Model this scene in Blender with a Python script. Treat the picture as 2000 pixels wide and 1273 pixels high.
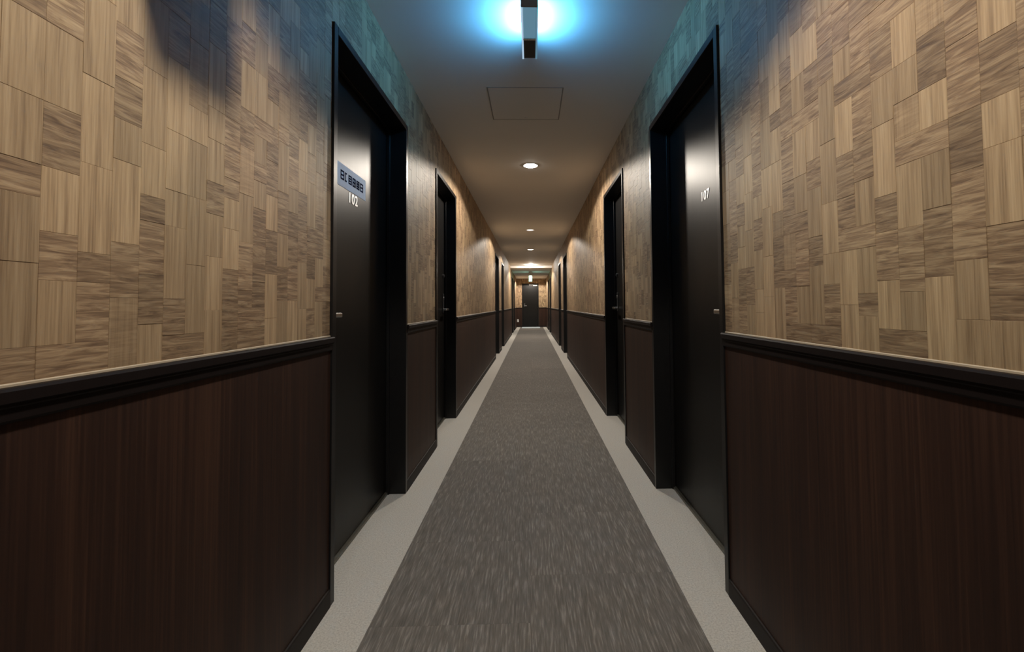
import bpy, bmesh, math, random
from mathutils import Matrix, Vector
random.seed(7)
C = bpy.context.scene.collection
for o in list(bpy.data.objects): bpy.data.objects.remove(o)

# ---------------------------------------------------------------- camera
EYE = 1.0155
def mrz(a): c, s = math.cos(a), math.sin(a); return Matrix(((c,-s,0),(s,c,0),(0,0,1)))
def mrx(a): c, s = math.cos(a), math.sin(a); return Matrix(((1,0,0),(0,c,s),(0,-s,c)))
def mry(a): c, s = math.cos(a), math.sin(a); return Matrix(((c,0,-s),(0,1,0),(s,0,c)))
R = mry(0.0086) @ mrx(0.0352) @ mrz(0.0275)
right, fwd, up = R[0], R[1], R[2]
cam_d = bpy.data.cameras.new('camera'); cam = bpy.data.objects.new('camera', cam_d); C.objects.link(cam)
cam.matrix_world = Matrix(((right[0], up[0], -fwd[0], 0), (right[1], up[1], -fwd[1], 0),
                           (right[2], up[2], -fwd[2], EYE), (0, 0, 0, 1)))
cam_d.sensor_fit = 'HORIZONTAL'; cam_d.sensor_width = 36; cam_d.lens = 868/2000*36
cam_d.shift_x = (1000 - 1061.93)/2000; cam_d.shift_y = (565.18 - 636.5)/2000
cam_d.clip_start = 0.02; cam_d.clip_end = 100
bpy.context.scene.camera = cam

# ---------------------------------------------------------------- world, exposure
w = bpy.data.worlds.new('world'); bpy.context.scene.world = w; w.use_nodes = True
w.node_tree.nodes['Background'].inputs[0].default_value = (0.0, 0.0, 0.0, 1)
w.node_tree.nodes['Background'].inputs[1].default_value = 0.0
vs = bpy.context.scene.view_settings
vs.view_transform = 'Standard'; vs.look = 'None'; vs.gamma = 1; vs.use_curve_mapping = False
vs.exposure = 0.0

# light settings used by the lamp builders
WARM = (1.0, 0.90, 0.78)
SPOT_W = 64.0
SPOT_DEG = 157
DOWNLIGHTS = [  # y, power factor, lens strength
    (-3.2, 1.0, 30), (0.62, 0.95, 30), (4.125, 0.9, 60), (7.70, 1.0, 1.6), (10.40, 1.0, 25), (14.30, 1.2, 380), (19.7, 2.0, 8)]  # the last one is unseen, added to brighten the end wall
DOME = {14.30: 0.055, 4.125: 0.014}
NARROW = {0.62: (125, 0.30)}
BLUE = (0.085, 0.42, 0.84)
BLUE_STRENGTH = 118.0

# ---------------------------------------------------------------- sizes
WL, WR = -0.70, 0.6875
ZC, ZLOW = 2.325, 2.255
YB, YE, YBULK = -5.0, 20.8, 14.72
ZR = 0.9125
DT = 2.029
DOORS = [(-3.80, -2.95, 'far'), (1.562, 2.495, 'near'), (3.250, 4.108, 'far'), (8.56, 9.49, 'near'), (10.30, 11.15, 'far'),
         (15.58, 16.50, 'near'), (17.30, 18.15, 'far')]
ED = (-0.448, 0.331)          # end door, x
REC = 0.098                   # door leaf recess behind the wall face

# ---------------------------------------------------------------- helpers
def mesh_obj(name, bm, mat, parent=None, smooth=False):
    me = bpy.data.meshes.new(name); bm.to_mesh(me); bm.free()
    if smooth:
        for p in me.polygons: p.use_smooth = True
    me.materials.append(mat)
    o = bpy.data.objects.new(name, me); C.objects.link(o)
    if parent: o.parent = parent
    return o
def tag(o, label=None, cat=None, group=None, kind=None):
    if label: o['label'] = label
    if cat: o['category'] = cat
    if group: o['group'] = group
    if kind: o['kind'] = kind
    return o
def empty(name, loc, rz=0):
    o = bpy.data.objects.new(name, None); o.location = loc; o.rotation_euler = (0, 0, rz)
    o.empty_display_size = 0.1; C.objects.link(o); return o
def box(bm, x0, x1, y0, y1, z0, z1):
    v = [bm.verts.new(p) for p in ((x0,y0,z0),(x1,y0,z0),(x1,y1,z0),(x0,y1,z0),(x0,y0,z1),(x1,y0,z1),(x1,y1,z1),(x0,y1,z1))]
    fs = []
    for f in ((0,3,2,1),(4,5,6,7),(0,1,5,4),(1,2,6,5),(2,3,7,6),(3,0,4,7)):
        fs.append(bm.faces.new([v[i] for i in f]))
    return fs
def bevbox(x0, x1, y0, y1, z0, z1, b=0.002, seg=2, bm=None):
    t = bmesh.new(); box(t, min(x0,x1), max(x0,x1), y0, y1, z0, z1)
    bmesh.ops.bevel(t, geom=t.edges[:], offset=b, segments=seg, affect='EDGES', profile=0.5)
    if bm is None: return t
    me = bpy.data.meshes.new('tmp'); t.to_mesh(me); t.free(); bm.from_mesh(me); bpy.data.meshes.remove(me); return bm
def extrude_profile(bm, prof, p0, p1, out, axis='y'):
    # prof: (distance out of the wall, height); p0,p1 along axis; out = (wall coordinate, sign)
    base, s = out
    rings = []
    for t in (p0, p1):
        ring = []
        for d, z in prof:
            co = (base + s*d, t, z) if axis == 'y' else (t, base + s*d, z)
            ring.append(bm.verts.new(co))
        rings.append(ring)
    n = len(prof)
    for i in range(n):
        j = (i+1) % n
        bm.faces.new((rings[0][i], rings[0][j], rings[1][j], rings[1][i]))
    bm.faces.new(rings[0][::-1]); bm.faces.new(rings[1])
def fixn(bm): bmesh.ops.recalc_face_normals(bm, faces=bm.faces[:]); return bm
def cyl(bm, c, r, h, axis='z', seg=24, r2=None):
    r2 = r if r2 is None else r2
    m = Matrix.Translation(c)
    if axis == 'x': m = m @ Matrix.Rotation(math.pi/2, 4, 'Y')
    if axis == 'y': m = m @ Matrix.Rotation(math.pi/2, 4, 'X')
    bmesh.ops.create_cone(bm, cap_ends=True, segments=seg, radius1=r, radius2=r2, depth=h, matrix=m)
def lathe(bm, prof, c, seg=32):
    rings = []
    for r, z in prof:
        if r < 1e-6: rings.append([bm.verts.new((c[0], c[1], c[2]+z))])
        else: rings.append([bm.verts.new((c[0]+r*math.cos(2*math.pi*k/seg), c[1]+r*math.sin(2*math.pi*k/seg), c[2]+z)) for k in range(seg)])
    for a, b in zip(rings, rings[1:]):
        for k in range(seg):
            k2 = (k+1) % seg
            q = [a[k % len(a)], a[k2 % len(a)], b[k2 % len(b)], b[k % len(b)]]
            u = []
            for v in q:
                if v not in u: u.append(v)
            if len(u) > 2: bm.faces.new(u)

# ---------------------------------------------------------------- materials
class NT:
    def __init__(s, name):
        s.m = bpy.data.materials.new(name); s.m.use_nodes = True
        s.t = s.m.node_tree; s.b = s.t.nodes['Principled BSDF']
    def n(s, typ, **kw):
        x = s.t.nodes.new(typ)
        for k, v in kw.items():
            if k.startswith('i_'):
                key = k[2:]; key = int(key) if key.isdigit() else key.replace('_', ' ')
                x.inputs[key].default_value = v
            else: setattr(x, k, v)
        return x
    def l(s, a, b): s.t.links.new(a, b)
    def val(s, v): x = s.t.nodes.new('ShaderNodeValue'); x.outputs[0].default_value = v; return x.outputs[0]
    def math(s, op, a, b=None, clamp=False):
        x = s.t.nodes.new('ShaderNodeMath'); x.operation = op; x.use_clamp = clamp
        for i, q in enumerate((a, b)):
            if q is None: continue
            if isinstance(q, (int, float)): x.inputs[i].default_value = q
            else: s.l(q, x.inputs[i])
        return x.outputs[0]
    def mix(s, f, a, b, blend='MIX'):
        x = s.t.nodes.new('ShaderNodeMix'); x.data_type = 'RGBA'; x.blend_type = blend
        for i, q in ((0, f), (6, a), (7, b)):
            if isinstance(q, (int, float)): x.inputs[i].default_value = q
            elif isinstance(q, tuple): x.inputs[i].default_value = q if len(q) == 4 else q + (1,)
            else: s.l(q, x.inputs[i])
        return x.outputs[2]
    def pos(s, scale, add=None):
        g = s.t.nodes.new('ShaderNodeNewGeometry')
        v = s.t.nodes.new('ShaderNodeVectorMath'); v.operation = 'MULTIPLY'
        s.l(g.outputs['Position'], v.inputs[0]); v.inputs[1].default_value = scale
        if add is None: return v.outputs[0]
        a = s.t.nodes.new('ShaderNodeVectorMath'); a.operation = 'ADD'; s.l(v.outputs[0], a.inputs[0]); s.l(add, a.inputs[1]); return a.outputs[0]
    def noise(s, vec, scale=1, detail=2, rough=0.5, dist=0):
        x = s.t.nodes.new('ShaderNodeTexNoise'); s.l(vec, x.inputs['Vector'])
        x.inputs['Scale'].default_value = scale; x.inputs['Detail'].default_value = detail
        x.inputs['Roughness'].default_value = rough; x.inputs['Distortion'].default_value = dist
        return x.outputs['Fac']
    def ramp(s, f, stops):
        x = s.t.nodes.new('ShaderNodeValToRGB'); s.l(f, x.inputs[0]); e = x.color_ramp.elements
        while len(e) < len(stops): e.new(0.5)
        for el, (p, c) in zip(e, stops): el.position = p; el.color = c if len(c) == 4 else tuple(c) + (1,)
        return x.outputs[0]
    def bump(s, h, strength=0.3, dist=0.001):
        x = s.t.nodes.new('ShaderNodeBump'); s.l(h, x.inputs['Height']); x.inputs['Strength'].default_value = strength
        x.inputs['Distance'].default_value = dist; s.l(x.outputs[0], s.b.inputs['Normal'])
    def set(s, color=None, rough=None, metal=None, spec=None):
        if color is not None:
            if isinstance(color, tuple): s.b.inputs['Base Color'].default_value = color if len(color) == 4 else color + (1,)
            else: s.l(color, s.b.inputs['Base Color'])
        if rough is not None:
            if isinstance(rough, (int, float)): s.b.inputs['Roughness'].default_value = rough
            else: s.l(rough, s.b.inputs['Roughness'])
        if metal is not None: s.b.inputs['Metallic'].default_value = metal
        if spec is not None: s.b.inputs['Specular IOR Level'].default_value = spec
        return s

def plain(name, col, rough=0.5, metal=0.0, spec=0.5, vary=0.12, scale=30):
    m = NT(name)
    f = m.noise(m.pos((scale,)*3), 1, 3)
    c = m.mix(f, tuple(x*(1-vary) for x in col), tuple(min(1, x*(1+vary)) for x in col))
    r = m.math('ADD', m.math('MULTIPLY', f, 0.08), rough-0.04)
    m.set(c, r, metal, spec); return m.m

def mat_wallpaper():
    m = NT('wood_weave_wallpaper')
    tone = m.n('ShaderNodeAttribute', attribute_name='tone').outputs['Fac']
    hz = m.n('ShaderNodeAttribute', attribute_name='grain').outputs['Fac']
    cmb = m.n('ShaderNodeCombineXYZ'); m.l(m.math('MULTIPLY', tone, 37.0), cmb.inputs[0]); m.l(m.math('MULTIPLY', tone, 11.0), cmb.inputs[1])
    off = cmb.outputs[0]
    # fine standing grain / coarse lying grain
    nv = m.noise(m.pos((3, 330, 9), off), 1, 3, 0.6, 0.2)
    nv2 = m.noise(m.pos((3, 90, 3), off), 1, 2, 0.5, 0.2)
    nh = m.noise(m.pos((3, 13, 125), off), 1, 3, 0.65, 0.9)
    nh2 = m.noise(m.pos((3, 7, 420), off), 1, 2, 0.5, 0.4)
    v = m.math('ADD', m.math('MULTIPLY', nv, 0.5), m.math('MULTIPLY', nv2, 0.5))
    h = m.math('ADD', m.math('MULTIPLY', nh, 0.75), m.math('MULTIPLY', nh2, 0.25))
    cv = m.ramp(v, [(0.34, (0.245, 0.175, 0.104)), (0.50, (0.375, 0.280, 0.170)), (0.68, (0.480, 0.376, 0.240))])
    ch = m.ramp(h, [(0.34, (0.140, 0.095, 0.061)), (0.47, (0.242, 0.171, 0.106)), (0.56, (0.330, 0.246, 0.153)), (0.70, (0.440, 0.341, 0.217))])
    c = m.mix(hz, cv, ch)
    # tone of the single piece
    t = m.math('ADD', m.math('MULTIPLY', m.math('FRACT', m.math('MULTIPLY', tone, 7.31)), 0.42), 0.79)
    k = m.n('ShaderNodeCombineXYZ')
    for i in range(3): m.l(t, k.inputs[i])
    c = m.mix(1.0, c, k.outputs[0], 'MULTIPLY')
    # slow drift of the stain, reddish to olive
    d = m.noise(m.pos((1, 1.5, 1.5)), 1, 2)
    c = m.mix(m.math('MULTIPLY', m.math('SUBTRACT', d, 0.3, True), 1.2, True), m.mix(1.0, c, (1.06, 0.97, 0.95), 'MULTIPLY'), m.mix(1.0, c, (0.96, 1.02, 0.96), 'MULTIPLY'))
    m.set(c, 0.55, 0, 0.35)
    hh = m.math('ADD', m.math('MULTIPLY', m.math('SUBTRACT', 1.0, hz), nv), m.math('MULTIPLY', hz, nh))
    m.bump(hh, 0.35, 0.0012)
    return m.m
def mat_wainscot():
    m = NT('dark_woodgrain_laminate')
    a = m.noise(m.pos((160, 160, 2.2)), 1, 4, 0.6, 0.3)
    b = m.noise(m.pos((14, 14, 0.7)), 1, 2, 0.5)
    f = m.math('ADD', m.math('MULTIPLY', a, 0.6), m.math('MULTIPLY', b, 0.4))
    c = m.ramp(f, [(0.32, (0.020, 0.011, 0.009)), (0.5, (0.037, 0.018, 0.0125)), (0.68, (0.066, 0.032, 0.020))])
    m.set(c, m.math('ADD', m.math('MULTIPLY', a, 0.15), 0.45), 0, 0.2); m.bump(a, 0.12, 0.0006)
    return m.m
def mat_carpet():
    m = NT('grey_brown_loop_carpet')
    ob = m.n('ShaderNodeObjectInfo').outputs['Random']
    cmb = m.n('ShaderNodeCombineXYZ'); m.l(m.math('MULTIPLY', ob, 9.0), cmb.inputs[1])
    a = m.noise(m.pos((150, 11, 1), cmb.outputs[0]), 1, 2, 0.6, 0.25)
    b = m.noise(m.pos((60, 5, 1), cmb.outputs[0]), 1, 2, 0.5)
    cc = m.noise(m.pos((700, 500, 1)), 1, 1, 0.5)
    f = m.math('ADD', m.math('ADD', m.math('MULTIPLY', a, 0.62), m.math('MULTIPLY', b, 0.2)), m.math('MULTIPLY', cc, 0.18))
    c = m.ramp(f, [(0.34, (0.105, 0.096, 0.086)), (0.52, (0.170, 0.157, 0.141)), (0.60, (0.26, 0.243, 0.22)), (0.70, (0.39, 0.368, 0.335))])
    t = m.math('ADD', m.math('MULTIPLY', ob, 0.14), 0.93)
    k = m.n('ShaderNodeCombineXYZ')
    for i in range(3): m.l(t, k.inputs[i])
    c = m.mix(1.0, c, k.outputs[0], 'MULTIPLY')
    m.set(c, 0.9, 0, 0.25); m.b.inputs['Sheen Weight'].default_value = 0.25; m.b.inputs['Sheen Roughness'].default_value = 0.5
    m.bump(f, 0.22, 0.002); return m.m
def mat_border():
    m = NT('light_grey_border_carpet')
    a = m.noise(m.pos((170, 170, 1)), 1, 3, 0.8)
    b = m.noise(m.pos((4, 4, 1)), 1, 2)
    c = m.ramp(a, [(0.3, (0.40, 0.39, 0.355)), (0.5, (0.66, 0.645, 0.60)), (0.7, (0.84, 0.82, 0.77))])
    c = m.mix(m.math('MULTIPLY', b, 0.5), c, (0.58, 0.57, 0.54))
    m.set(c, 0.95, 0, 0.2); m.b.inputs['Sheen Weight'].default_value = 0.2
    m.bump(a, 0.4, 0.002); return m.m
def mat_ceiling():
    m = NT('off_white_ceiling_paper')
    a = m.noise(m.pos((220, 220, 220)), 1, 3, 0.6); b = m.noise(m.pos((1.2, 1.2, 1.2)), 1, 2)
    c = m.mix(b, (0.72, 0.70, 0.67), (0.78, 0.76, 0.73))
    m.set(c, 0.75, 0, 0.3); m.bump(a, 0.12, 0.0008); return m.m
def mat_door():
    m = NT('satin_black_door_film')
    a = m.noise(m.pos((6, 6, 6)), 1, 2); g = m.noise(m.pos((250, 250, 6)), 1, 2)
    c = m.mix(a, (0.0085, 0.008, 0.0078), (0.0125, 0.0118, 0.011))
    m.set(c, m.math('ADD', m.math('MULTIPLY', g, 0.05), 0.36), 0, 0.20); m.bump(g, 0.02, 0.0003); return m.m
def emis(name, col, s, base=(0.8, 0.8, 0.8)):
    m = NT(name); m.set(base, 0.4)
    m.b.inputs['Emission Color'].default_value = tuple(col) + (1,)
    m.b.inputs['Emission Strength'].default_value = s
    n = m.noise(m.pos((40,)*3), 1, 1)
    m.set(m.mix(n, tuple(x*0.96 for x in base), base)); return m.m

M = dict(
    paper=mat_wallpaper(), wains=mat_wainscot(), carpet=mat_carpet(), border=mat_border(), ceil=mat_ceiling(), door=mat_door(),
    wall=plain('wall_plaster', (0.30, 0.23, 0.15), 0.8, scale=20),
    rail=plain('dark_brown_moulding', (0.0095, 0.0062, 0.006), 0.55, 0, 0.12),
    bead=plain('cream_wallpaper_edge', (0.50, 0.42, 0.31), 0.5),
    frame=plain('black_steel_frame', (0.0075, 0.0075, 0.0082), 0.36, 0, 0.35),
    basebd=plain('dark_vinyl_baseboard', (0.016, 0.012, 0.011), 0.6, 0, 0.2),
    slab=plain('floor_slab', (0.10, 0.09, 0.08), 0.8),
    chrome=plain('brushed_steel', (0.62, 0.62, 0.62), 0.28, 1.0),
    dsteel=plain('dark_anodised_metal', (0.11, 0.11, 0.115), 0.4, 0.8),
    sill=plain('threshold_steel', (0.17, 0.165, 0.14), 0.4, 0.6),
    white=plain('white_plastic', (0.72, 0.72, 0.70), 0.4),
    dark=plain('black_plastic', (0.02, 0.02, 0.022), 0.5),
    housing=plain('grey_lamp_housing', (0.26, 0.25, 0.24), 0.45, 0.2),
    sticker=plain('pale_blue_vinyl', (0.46, 0.58, 0.72), 0.6),
    navy=plain('navy_print', (0.010, 0.018, 0.055), 0.9, 0, 0.05),
    silverprint=plain('silver_number_vinyl', (0.70, 0.70, 0.70), 0.42, 0.75),
    mat=plain('blue_grey_mat', (0.55, 0.66, 0.74), 0.9),
    gap=plain('dark_joint', (0.30, 0.29, 0.27), 0.8),
    blue=emis('blue_lamp_lens', BLUE, BLUE_STRENGTH, (0.5, 0.7, 0.9)),
    lampbot=emis('lamp_bottom_bounce_glow', (0.10, 0.24, 0.34), 0.8, (0.3, 0.34, 0.36)),  # weak emission stands in for blue light bounced onto the underside
    lampedge=emis('lamp_edge_painted_gleam', (0.42, 0.60, 0.78), 0.9, (0.6, 0.6, 0.6)),  # emission stands in for the reflected gleam of the silver edge
    green=emis('pale_green_sign_face', (0.50, 1.0, 0.80), 6.5),
    greenend=emis('pale_green_sign_end', (0.75, 1.0, 0.82), 1.6),
)

# ---------------------------------------------------------------- floor
bm = bmesh.new(); box(bm, -0.95, 0.95, YB-0.1, YE+0.15, -0.12, -0.006)
floor = tag(mesh_obj('floor', bm, M['slab']), 'long corridor floor with a grey brown carpet runner between pale borders', 'floor', kind='structure')
RL, RR, SEAM = -0.525, 0.525, -0.013
tile_mesh = {}
def carpet_tile(x0, x1, y0, y1):
    key = (round(x1-x0, 3), round(y1-y0, 3))
    if key not in tile_mesh:
        t = bmesh.new(); g = 0.0001
        box(t, g, key[0]-g, g, key[1]-g, -0.006, 0.0)
        top = [e for e in t.edges if all(abs(v.co.z) < 1e-6 for v in e.verts)]
        bmesh.ops.bevel(t, geom=top, offset=0.0002, segments=1, affect='EDGES')
        me = bpy.data.meshes.new('carpet_tile'); t.to_mesh(me); t.free(); me.materials.append(M['carpet']); tile_mesh[key] = me
    o = bpy.data.objects.new('carpet_tile', tile_mesh[key]); o.location = (x0, y0, 0); C.objects.link(o); o.parent = floor
for x0, x1, ph in ((RL, SEAM, 0.46), (SEAM, RR, 0.21)):
    y = ph - 5.0 - 0.5
    while y < YE:
        a, b = max(y, YB), min(y+0.5, YE-0.0)
        if b - a > 0.01: carpet_tile(x0, x1, a, b)
        y += 0.5
def border(side):
    bm = bmesh.new()
    if side < 0: xo, xi, xa = WL+0.0005, RL, WL-REC
    else: xo, xi, xa = WR-0.0005, RR, WR+REC
    box(bm, min(xo, xi), max(xo, xi), YB, YE, -0.006, 0.0)
    for (n, f, _) in DOORS:
        box(bm, min(xo, xa), max(xo, xa), n+0.02, f-0.02, -0.006, 0.0)
    mesh_obj('border_carpet', bm, M['border'], floor)
border(-1); border(1)

# ---------------------------------------------------------------- ceiling
bm = bmesh.new()
box(bm, -0.95, 0.95, YB-0.1, YBULK, ZC, ZC+0.1)
box(bm, -0.95, 0.95, YBULK, YE+0.15, ZLOW, ZC+0.1)
ceiling = tag(mesh_obj('ceiling', bm, M['ceil']), 'plain off-white corridor ceiling stepping down near the far end', 'ceiling', kind='structure')

# ---------------------------------------------------------------- walls
def sections():
    out = []; y = YB
    for (n, f, _) in DOORS: out.append((y, n)); y = f
    out.append((y, YE)); return out
SEC = sections()
T = 0.2
def make_wall(side):
    W = WL if side < 0 else WR
    xa, xb = (W-T, W) if side < 0 else (W, W+T)
    bm = bmesh.new()
    for (a, b) in SEC: box(bm, xa, xb, a, b, -0.05, ZC)
    for (n, f, _) in DOORS: box(bm, xa, xb, n, f, DT, ZC)
    nm = 'left' if side < 0 else 'right'
    wl = tag(mesh_obj('wall_'+nm, bm, M['wall']), f'{nm} corridor wall, wood weave wallpaper above dark brown panelling', 'wall', kind='structure')
    # panelling
    for (a, b) in SEC:
        bm = bmesh.new(); xs = (W, W - side*0.004)
        box(bm, min(xs), max(xs), a+0.0005, b-0.0005, 0.001, ZR-0.02)
        mesh_obj('wainscot_panel', bm, M['wains'], wl)
    # wallpaper pieces
    rnd = random.Random(11 if side < 0 else 23)
    U, V = 0.054, 0.0235
    pieces = []
    def tile_rect(y0, y1, z0, z1):
        nc = max(1, round((y1-y0)/U)); cu = (y1-y0)/nc
        nr = int(math.ceil((z1-z0)/V))
        occ = [[False]*nr for _ in range(nc)]
        for j in range(nr):
            for i in range(nc):
                if occ[i][j]: continue
                free = 0
                while j+free < nr and not occ[i][j+free] and free < 6: free += 1
                two = i+1 < nc and all(not occ[i+1][j+q] for q in range(min(free, 2)))
                r = rnd.random()
                if r < 0.50:
                    wd, ht, g = 1, min(free, rnd.choice((3, 4, 4, 5, 6))), 0
                elif r < 0.74 and two and free >= 2:
                    wd, ht, g = 2, min(2, free), 1
                else:
                    wd, ht, g = 1, min(free, rnd.choice((2, 3, 4, 4, 5))), 1
                if wd == 2 and not all(not occ[i+1][j+q] for q in range(ht)): wd = 1
                if g == 0 and rnd.random() < 0.12 and wd == 1: g = 0.45
                for a in range(wd):
                    for b in range(ht): occ[i+a][j+b] = True
                pieces.append((y0+i*cu, y0+(i+wd)*cu, z0+j*V, min(z0+(j+ht)*V, z1), g))
    for (a, b) in SEC: tile_rect(a+0.001, b-0.001, ZR+0.004, ZC-0.0)
    for (n, f, _) in DOORS: tile_rect(n, f, DT+0.001, ZC-0.0)
    pieces = [p for p in pieces if not (p[0] > YBULK-0.01 and p[2] >= ZLOW)]
    pieces.sort(key=lambda p: (p[0] < 0.52, p[0]))
    cache = {}
    def setattrs(me, tones, grains):
        a = me.attributes.new('tone', 'FLOAT', 'FACE'); a.data.foreach_set('value', tones)
        g = me.attributes.new('grain', 'FLOAT', 'FACE'); g.data.foreach_set('value', grains)
    def piece_geo(vs_, fs_, x, d, p):
        # a thin slip with a chamfered face: back ring, front ring
        y0, y1, z0, z1, g = p; e = 0.00005; c = 0.0004
        k = len(vs_)
        for (xx, m_) in ((x, e), (x+d*0.5, e), (x+d, e+c)):
            vs_ += [(xx, y0+m_, z0+m_), (xx, y1-m_, z0+m_), (xx, y1-m_, z1-m_), (xx, y0+m_, z1-m_)]
        n0 = len(fs_)
        for q in range(2):
            for r in range(4):
                f = (k+q*4+r, k+q*4+(r+1) % 4, k+(q+1)*4+(r+1) % 4, k+(q+1)*4+r)
                fs_.append(f if d > 0 else f[::-1])
        f = (k+8, k+9, k+10, k+11); fs_.append(f if d > 0 else f[::-1])
        return len(fs_)-n0
    NI = 298
    for p in pieces[:NI]:
        w_, h_, g = round(p[1]-p[0], 4), round(p[3]-p[2], 4), p[4]
        tb = rnd.randrange(9); dep = rnd.choice((0.0008, 0.0011, 0.0014))
        key = (w_, h_, g, tb, dep)
        if key not in cache:
            vs_, fs_ = [], []
            piece_geo(vs_, fs_, 0, -side*dep, (0, w_, 0, h_, g))
            me = bpy.data.meshes.new('wallpaper_piece'); me.from_pydata(vs_, [], fs_); me.materials.append(M['paper'])
            n = len(me.polygons); setattrs(me, [0.05+tb*0.1037]*n, [float(g)]*n); cache[key] = me
        o = bpy.data.objects.new('wallpaper_piece', cache[key]); o.location = (W, p[0], p[2]); C.objects.link(o); o.parent = wl
    vs_, fs_, tn, gr = [], [], [], []
    for p in pieces[NI:]:
        dep = rnd.choice((0.0008, 0.0011, 0.0014))
        n = piece_geo(vs_, fs_, W, -side*dep, p)
        tn += [rnd.random()]*n; gr += [float(p[4])]*n
    me = bpy.data.meshes.new('wallpaper_pieces'); me.from_pydata(vs_, [], fs_); me.materials.append(M['paper'])
    setattrs(me, tn, gr)
    o = bpy.data.objects.new('wallpaper_pieces', me); C.objects.link(o); o.parent = wl; o['kind'] = 'stuff'
    return wl
wall_l = make_wall(-1); wall_r = make_wall(1)

RAIL = [(0, ZR), (0.017, ZR), (0.020, ZR-0.004), (0.020, ZR-0.019), (0.0145, ZR-0.0215), (0.0145, ZR-0.0245), (0.0125, ZR-0.027),
        (0.0125, ZR-0.043), (0.009, ZR-0.047), (0, ZR-0.047)]
BEAD = [(0, ZR), (0.0035, ZR), (0.0035, ZR+0.003), (0.002, ZR+0.0045), (0, ZR+0.0045)]
BASE = [(0.004, 0.0), (0.011, 0.0), (0.0105, 0.052), (0.009, 0.058), (0.0055, 0.060), (0.004, 0.060)]
for i, (nm, W, s) in enumerate((('left', WL, 1), ('right', WR, -1))):
    bm = bmesh.new(); bb = bmesh.new(); bs = bmesh.new()
    for (a, b) in SEC:
        b2 = b-0.0125 if b == YE else b
        extrude_profile(bm, RAIL, a, b2, (W, s)); extrude_profile(bb, BEAD, a, b2, (W, s)); extrude_profile(bs, BASE, a, b2, (W, s))
    t = tag(mesh_obj('trim_%d' % (i+1), fixn(bm), M['rail']), f'dark brown grooved chair rail along the {nm} wall', 'trim', kind='structure')
    mesh_obj('bead', fixn(bb), M['bead'], t)
    tag(mesh_obj('baseboard_'+nm, fixn(bs), M['basebd']), f'low dark baseboard along the foot of the {nm} wall', 'baseboard', kind='structure')

# end wall and back wall
bm = bmesh.new()
box(bm, WL-T, ED[0], YE, YE+T, -0.05, ZC); box(bm, ED[1], WR+T, YE, YE+T, -0.05, ZC); box(bm, ED[0], ED[1], YE, YE+T, DT, ZC)
we = tag(mesh_obj('wall_end', bm, M['wall']), 'far end wall of the corridor around the black end door', 'wall', kind='structure')
for (a, b) in ((WL, ED[0]), (ED[1], WR)):
    bm = bmesh.new(); box(bm, a+0.005, b-0.0005 if b < 0.5 else b-0.005, YE-0.004, YE, 0.001, ZR-0.02); mesh_obj('wainscot_panel', bm, M['wains'], we)
rnd = random.Random(5); vs_, fs_, tn, gr = [], [], [], []
for (a, b, z0, z1) in ((WL, ED[0], ZR+0.004, ZLOW), (ED[1], WR, ZR+0.004, ZLOW), (ED[0], ED[1], DT+0.001, ZLOW)):
    nc = max(1, round((b-a)/0.054)); cu = (b-a)/nc
    for i in range(nc):
        z = z0
        while z < z1-0.01:
            h = min(rnd.choice((0.054, 0.081, 0.108, 0.135)), z1-z); e = 0.0004; k = len(vs_)
            for (yy, m_) in ((YE, e), (YE-0.001, e), (YE-0.002, e+0.0009)):
                vs_ += [(a+i*cu+m_, yy, z+m_), (a+(i+1)*cu-m_, yy, z+m_), (a+(i+1)*cu-m_, yy, z+h-m_), (a+i*cu+m_, yy, z+h-m_)]
            for q in range(2):
                for r in range(4): fs_.append((k+q*4+r, k+q*4+(r+1) % 4, k+(q+1)*4+(r+1) % 4, k+(q+1)*4+r))
            fs_.append((k+8, k+9, k+10, k+11)); tn += [rnd.random()]*9; gr += [float(rnd.random() < 0.45)]*9; z += h
me = bpy.data.meshes.new('wallpaper_pieces'); me.from_pydata(vs_, [], fs_); me.materials.append(M['paper'])
me.attributes.new('tone', 'FLOAT', 'FACE').data.foreach_set('value', tn); me.attributes.new('grain', 'FLOAT', 'FACE').data.foreach_set('value', gr)
o = bpy.data.objects.new('wallpaper_pieces', me); C.objects.link(o); o.parent = we; o['kind'] = 'stuff'
bm = bmesh.new(); bb = bmesh.new(); bs = bmesh.new()
for (a, b) in ((WL, ED[0]), (ED[1], WR)):
    a2 = a+0.0205 if a == WL else a; b2 = b-0.0205 if b == WR else b
    extrude_profile(bm, RAIL, a2, b2, (YE, -1), 'x'); extrude_profile(bb, BEAD, a2, b2, (YE, -1), 'x'); extrude_profile(bs, BASE, a2, b2, (YE, -1), 'x')
t = tag(mesh_obj('trim_3', fixn(bm), M['rail']), 'dark brown chair rail on the far end wall', 'trim', kind='structure'); mesh_obj('bead', fixn(bb), M['bead'], t)
tag(mesh_obj('baseboard_end', fixn(bs), M['basebd']), 'low dark baseboard on the far end wall', 'baseboard', kind='structure')
bm = bmesh.new(); box(bm, WL-T, WR+T, YB-T, YB, -0.05, ZC)
tag(mesh_obj('wall_back', bm, M['wall']), 'plain beige wall closing the corridor behind the camera', 'wall', kind='structure')

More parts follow.
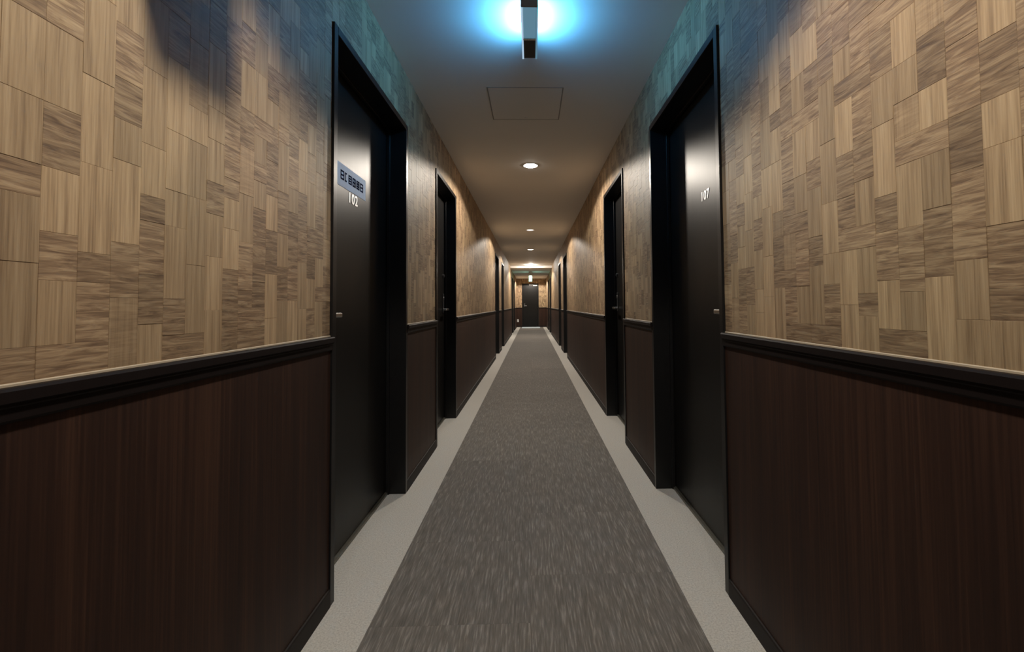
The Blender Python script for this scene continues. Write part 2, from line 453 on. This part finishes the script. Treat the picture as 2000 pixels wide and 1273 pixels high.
# ---------------------------------------------------------------- doors
def lever_set(parent, lx, hy, dirn, s):
    """lx: leaf face x, s: direction into the corridor, hy: spindle y, dirn: lever direction along y"""
    bm = bevbox(lx, lx+s*0.008, hy-0.024, hy+0.024, 0.955, 1.125, 0.003)
    plate = tag(mesh_obj('escutcheon', bm, M['dsteel'], parent), 'dark metal plate behind the lever')
    h = bmesh.new(); cyl(h, (lx+s*0.028, hy, 0.984), 0.010, 0.045, 'x', 16)
    y0, y1 = sorted((hy-0.008*dirn, hy+dirn*0.118))
    bevbox(lx+s*0.040, lx+s*0.056, y0, y1, 0.974, 0.993, 0.005, 3, h)
    tag(mesh_obj('lever_handle', h, M['chrome'], parent), 'bright steel lever')
    k = bmesh.new(); cyl(k, (lx+s*0.010, hy, 1.085), 0.013, 0.008, 'x', 20)
    mesh_obj('thumb_turn', k, M['chrome'], plate)
    c = bmesh.new(); cyl(c, (lx+s*0.006, hy, 1.285), 0.017, 0.012, 'x', 24); cyl(c, (lx+s*0.013, hy, 1.285), 0.011, 0.006, 'x', 20)
    tag(mesh_obj('lock_cylinder', c, M['dsteel'], parent), 'round metal lock cylinder')
def text_mesh(s, size, mat, name, parent, loc, normal_x):
    cu = bpy.data.curves.new('t', 'FONT'); cu.body = s; cu.size = size; cu.extrude = 0.0006; cu.align_x = 'CENTER'; cu.align_y = 'CENTER'
    cu.space_character = 1.15; cu.offset = 0.0012
    ob = bpy.data.objects.new('t', cu); C.objects.link(ob)
    dg = bpy.context.evaluated_depsgraph_get(); me = bpy.data.meshes.new_from_object(ob.evaluated_get(dg))
    bpy.data.objects.remove(ob); bpy.data.curves.remove(cu)
    me.materials.clear(); me.materials.append(mat)
    o = bpy.data.objects.new(name, me); C.objects.link(o); o.parent = parent
    o.rotation_euler = (math.pi/2, 0, math.pi/2 if normal_x > 0 else -math.pi/2); o.location = loc
    return o
def room_door(idx, n, f, latch, side, label):
    W = WL if side < 0 else WR; s = -side           # s: into the corridor
    d = empty('door_%d' % idx, (0, 0, 0)); tag(d, label, 'door', kind='structure')
    FW = 0.030; fp = W + s*0.010; back = W - s*(REC+0.045); leaf = W - s*REC
    z1 = DT
    bm = bmesh.new()
    for (a, b, za, zb) in ((n, n+FW, 0.0, z1), (f-FW, f, 0.0, z1), (n+FW, f-FW, z1-FW, z1)):
        bevbox(back, fp, a, b, za, zb, 0.0012, 1, bm)
    # stop on the reveal just in front of the leaf
    for (a, b, za, zb) in ((n+FW, n+FW+0.010, 0.0, z1-FW), (f-FW-0.010, f-FW, 0.0, z1-FW), (n+FW, f-FW, z1-FW-0.010, z1-FW)):
        bevbox(leaf+s*0.004, leaf+s*0.020, a, b, za, zb, 0.001, 1, bm)
    mesh_obj('door_frame', bm, M['frame'], d)
    mesh_obj('door_leaf', bevbox(leaf, leaf-s*0.038, n+FW+0.003, f-FW-0.003, 0.016, z1-FW-0.003, 0.0015, 2), M['door'], d)
    mesh_obj('threshold', bevbox(leaf-s*0.040, leaf+s*0.014, n+FW, f-FW, 0.0, 0.013, 0.001, 1), M['sill'], d)
    hy = n+FW+0.06 if latch == 'near' else f-FW-0.06
    lever_set(d, leaf, hy, 1 if latch == 'near' else -1, s)
    return d, leaf, s
names_l = {1: 'black door at the near left with a pale blue notice', 2: 'black door second from the camera on the left wall, steel lever showing',
           3: 'black door third from the camera on the left wall', 4: 'black door fourth from the camera on the left wall',
           5: 'black door fifth from the camera on the left wall', 6: 'black door last on the left wall before the end wall'}
names_r = {1: 'black door at the near right with a small silver number', 2: 'black door second from the camera on the right wall, steel lever showing',
           3: 'black door third from the camera on the right wall', 4: 'black door fourth from the camera on the right wall',
           5: 'black door fifth from the camera on the right wall', 6: 'black door last on the right wall before the end wall'}
k = 1
for i, (n, f, latch) in enumerate(DOORS):
    for side in (-1, 1):
        lab = (names_l if side < 0 else names_r)[i] if i else 'black door behind the camera on the %s wall' % ('left' if side < 0 else 'right')
        d, leaf, s = room_door(k, n, f, latch, side, lab); k += 1
        if i == 1 and side < 0:
            # pale blue notice sticker with navy characters
            st = bevbox(leaf, leaf+s*0.0014, 1.79, 2.150, EYE+0.508, EYE+0.606, 0.0004, 1)
            st = tag(mesh_obj('notice_sticker', st, M['sticker'], d), 'pale blue notice strip with navy characters')
            g = bmesh.new(); xx = leaf+s*0.0014
            def stroke(y, z, w_, h_): box(g, min(xx, xx+s*0.0005), max(xx, xx+s*0.0005), y, y+w_, z, z+h_)
            zb = EYE+0.538; H = 0.040
            def glyph(y, w_, rows, cols):
                t_ = 0.0072
                for r in range(rows): stroke(y, zb+r*(H-t_)/(rows-1), w_, t_)
                for c_ in range(cols): stroke(y+c_*(w_-t_)/max(1, cols-1), zb, t_, H)
            glyph(1.868, 0.036, 3, 2); glyph(1.912, 0.018, 2, 1)
            for q, (r_, c_) in enumerate(((4, 2), (3, 3), (4, 3), (3, 2))): glyph(1.948+q*0.044, 0.036, r_, c_)
            mesh_obj('notice_characters', g, M['navy'], st)
            tag(text_mesh('102', 0.064, M['silverprint'], 'room_number', d, (leaf+s*0.001, 2.000, EYE+0.478), s), 'small silver room number')
        if i == 1 and side > 0:
            tag(text_mesh('107', 0.058, M['silverprint'], 'room_number', d, (leaf+s*0.001, 1.965, EYE+0.487), s), 'small silver room number')

# end door
d = tag(empty('door_%d' % k, (0, 0, 0)), 'black door in the far end wall with a closer and steel handle', 'door', kind='structure')
bm = bmesh.new()
for (a, b, za, zb) in ((ED[0], ED[0]+0.04, 0, DT), (ED[1]-0.04, ED[1], 0, DT), (ED[0]+0.04, ED[1]-0.04, DT-0.04, DT)):
    bevbox(a, b, YE-0.012, YE+0.11, za, zb, 0.0015, 1, bm)
mesh_obj('door_frame', bm, M['frame'], d)
mesh_obj('door_leaf', bevbox(ED[0]+0.043, ED[1]-0.043, YE+0.03, YE+0.07, 0.012, DT-0.043, 0.0015, 2), M['door'], d)
bm = bmesh.new(); cyl(bm, (-0.335, YE+0.005, 0.99), 0.011, 0.05, 'y', 16); bevbox(-0.345, -0.225, YE-0.030, YE-0.014, 0.98, 1.0, 0.005, 3, bm)
tag(mesh_obj('lever_handle', bm, M['chrome'], d), 'bright steel lever')
mesh_obj('escutcheon', bevbox(-0.362, -0.308, YE+0.022, YE+0.030, 0.93, 1.10, 0.003), M['dsteel'], d)
bm = bevbox(0.08, 0.27, YE-0.030, YE+0.030, 1.91, 1.97, 0.006); bevbox(-0.12, 0.10, YE-0.020, YE-0.012, 1.955, 1.975, 0.002, 1, bm)
tag(mesh_obj('door_closer', bm, M['white'], d), 'grey door closer box and arm')

# ---------------------------------------------------------------- things on the end wall and floor
o = tag(empty('wall_outlet', (-0.640, YE-0.004, 0.30)), 'small white wall outlet low on the end wall, left of the end door', 'outlet')
mesh_obj('cover_plate', bevbox(-0.040, 0.040, -0.010, 0.0, -0.065, 0.065, 0.003), M['white'], o)
for sx in (-0.011, 0.005):
    for sz in (-0.03, 0.012):
        bm = bmesh.new(); box(bm, sx, sx+0.004, -0.0105, -0.008, sz, sz+0.016); mesh_obj('socket_slot', bm, M['dark'], o)
o = tag(empty('door_mat', (-0.035, 20.1, 0.0)), 'pale blue grey mat in front of the far end door', 'mat')
mesh_obj('mat_pad', bevbox(-0.40, 0.40, -0.42, 0.60, 0.0, 0.010, 0.004), M['mat'], o)
bm = bmesh.new()
for (a, b, c, e) in ((-0.415, 0.415, -0.435, -0.405), (-0.415, 0.415, 0.585, 0.615), (-0.415, -0.385, -0.435, 0.615), (0.385, 0.415, -0.435, 0.615)):
    bevbox(a, b, c, e, 0.0, 0.012, 0.004, 1, bm)
mesh_obj('mat_edge', bm, M['mat'], o)

# ---------------------------------------------------------------- ceiling hatch
o = tag(empty('ceiling_hatch', (-0.029, 2.862, ZC)), 'square access hatch outlined in the ceiling beyond the blue lamp', 'hatch')
bm = bmesh.new(); hw = 0.232
for (a, b, c, e) in ((-hw, hw, -hw, -hw+0.007), (-hw, hw, hw-0.004, hw), (-hw, -hw+0.007, -hw, hw), (hw-0.007, hw, -hw, hw)):
    box(bm, a, b, c, e, -0.0012, 0.0)
tag(mesh_obj('hatch_frame', bm, M['gap'], o), 'thin dark joint line')
mesh_obj('hatch_panel', bevbox(-hw+0.0075, hw-0.0075, -hw+0.0075, hw-0.0075, -0.0012, 0.0, 0.0004, 1), M['ceil'], o)
bm = bmesh.new(); cyl(bm, (0, hw-0.035, -0.003), 0.008, 0.003, 'z', 16); mesh_obj('hatch_lock', bm, M['ceil'], o)

# ---------------------------------------------------------------- downlights
dl_labels = {-3.2: 'round ceiling downlight behind the camera', 0.62: 'round ceiling downlight over the camera, short of the blue lamp',
             4.125: 'brightest round downlight, first beyond the ceiling hatch', 7.70: 'dim small downlight, second beyond the ceiling hatch',
             10.40: 'bright round downlight, third beyond the ceiling hatch', 14.30: 'glaring downlight just before the ceiling steps down',
             19.7: 'unseen downlight added under the lowered ceiling to light the end wall'}
for i, (y, pw, ls) in enumerate(DOWNLIGHTS):
    z = ZC if y < YBULK else ZLOW
    x = 0.0 if y < 5 else -0.015
    o = tag(empty('ceiling_downlight', (x, y, z)), dl_labels[y], 'downlight', 'round downlights along the ceiling')
    bm = bmesh.new(); lathe(bm, [(0.078, 0.0), (0.078, -0.002), (0.074, -0.004), (0.063, -0.004), (0.060, -0.0015), (0.060, 0.0)], (0, 0, 0), 40)
    mesh_obj('trim_ring', bm, M['white'], o, True)
    bm = bmesh.new(); dm = DOME.get(y, 0.006); lathe(bm, [(0.060*math.cos(q*math.pi/12), -0.0005-dm*math.sin(q*math.pi/12)) for q in range(6)] + [(0.0, -0.0005-dm)], (0, 0, 0), 40)
    mesh_obj('lens', fixn(bm), emis('lamp_lens_%d' % i, (1.0, 0.93, 0.82), ls), o, True)
    ld = bpy.data.lights.new('downlight_beam', 'SPOT'); ld.energy = SPOT_W*pw; ld.color = WARM
    dg_, bl_ = NARROW.get(y, (SPOT_DEG, 0.06)); ld.spot_size = math.radians(dg_); ld.spot_blend = bl_; ld.shadow_soft_size = 0.07 if y in NARROW else 0.05
    lo = bpy.data.objects.new('downlight_beam', ld); lo.location = (0, 0, -0.045-DOME.get(y, 0)*0.8); C.objects.link(lo); lo.parent = o

# ---------------------------------------------------------------- blue ceiling lamp (two side lenses)
o = tag(empty('emergency_lamp', (0.0, 1.955, ZC)), 'slim grey ceiling lamp throwing blue light to both sides', 'lamp')
hx, hy = 0.036, 0.19; zb = -0.100
mesh_obj('housing', bevbox(-0.015, 0.015, -hy, hy, zb+0.004, 0.0, 0.002), M['housing'], o)
for sx in (-1, 1):
    bm = bmesh.new()          # wedge lens turned up and outwards
    prof = [(0.0155, -0.022), (0.034, -0.082), (0.0155, -0.082)]
    rg = [[bm.verts.new((sx*x_, yy, z_)) for x_, z_ in prof] for yy in (-0.075, 0.12)]
    for i in range(3): bm.faces.new((rg[0][i], rg[0][(i+1) % 3], rg[1][(i+1) % 3], rg[1][i]))
    bm.faces.new(rg[0]); bm.faces.new(rg[1])
    tag(mesh_obj('side_lens', fixn(bm), M['blue'], o), 'glowing blue side lens')
    xs = sorted((sx*0.0155, sx*0.035))
    mesh_obj('lens_tray', bevbox(xs[0], xs[1], -hy, hy, -0.096, -0.083, 0.001, 1), M['housing'], o)
    xs = sorted((sx*(hx-0.008), sx*hx))
    tag(mesh_obj('edge_strip', bevbox(xs[0], xs[1], -hy, hy, zb-0.001, zb+0.012, 0.001, 1), M['lampedge' if sx < 0 else 'lampbot'], o), 'silver edge with its gleam put in as emission' if sx < 0 else 'edge with bounced blue light put in as emission')
mesh_obj('end_cap', bevbox(-hx+0.001, hx-0.001, -hy-0.006, -hy, zb-0.001, 0.0, 0.001, 1), M['housing'], o)
mesh_obj('bottom_cover', bevbox(-hx+0.009, hx-0.009, -hy+0.004, 0.02, zb+0.001, zb+0.006, 0.001, 1), M['lampbot'], o)
tag(mesh_obj('cover_rim', bevbox(-hx+0.007, hx-0.007, 0.022, 0.034, zb-0.002, zb+0.006, 0.001, 1), M['chrome'], o), 'steel cross rim')
tag(mesh_obj('vent_grille', bevbox(-hx+0.009, hx-0.009, 0.036, hy-0.004, zb+0.002, zb+0.006, 0.001, 1), M['dark'], o), 'dark end section')

# ---------------------------------------------------------------- far hanging sign lamp
o = tag(empty('hanging_exit_lamp', (-0.035, 16.55, ZLOW)), 'narrow hanging sign lamp glowing pale green near the far end', 'lamp')
mesh_obj('ceiling_mount', bevbox(-0.05, 0.05, -0.12, 0.12, -0.05, 0.0, 0.004), M['white'], o)
bm = bmesh.new(); cyl(bm, (0, 0, -0.09), 0.012, 0.09, 'z', 16); mesh_obj('stem', bm, M['chrome'], o)
mesh_obj('housing', bevbox(-0.052, 0.052, -0.15, 0.15, -0.37, -0.13, 0.005), M['white'], o)
for sx in (-1, 1):
    xs = sorted((sx*0.0525, sx*0.056))
    tag(mesh_obj('sign_face', bevbox(xs[0], xs[1], -0.135, 0.135, -0.355, -0.145, 0.001, 1), M['green'], o), 'glowing pale green face')
tag(mesh_obj('end_lens', bevbox(-0.044, 0.044, -0.154, -0.1505, -0.36, -0.14, 0.001, 1), M['greenend'], o), 'glowing pale end lens')

# ---------------------------------------------------------------- unseen box added above the frame edge to cast a shadow on the left wall
o = tag(empty('wall_speaker', (WL+0.002, 0.83, EYE+0.90)), 'unseen dark box added high on the left wall to cast a shadow', 'speaker')
mesh_obj('shadow_box_body', bevbox(0.0, 0.25, -0.075, 0.075, -0.17, 0.17, 0.006), M['dark'], o)
mesh_obj('shadow_box_front', bevbox(0.25, 0.256, -0.065, 0.065, -0.16, 0.16, 0.002), M['dsteel'], o)
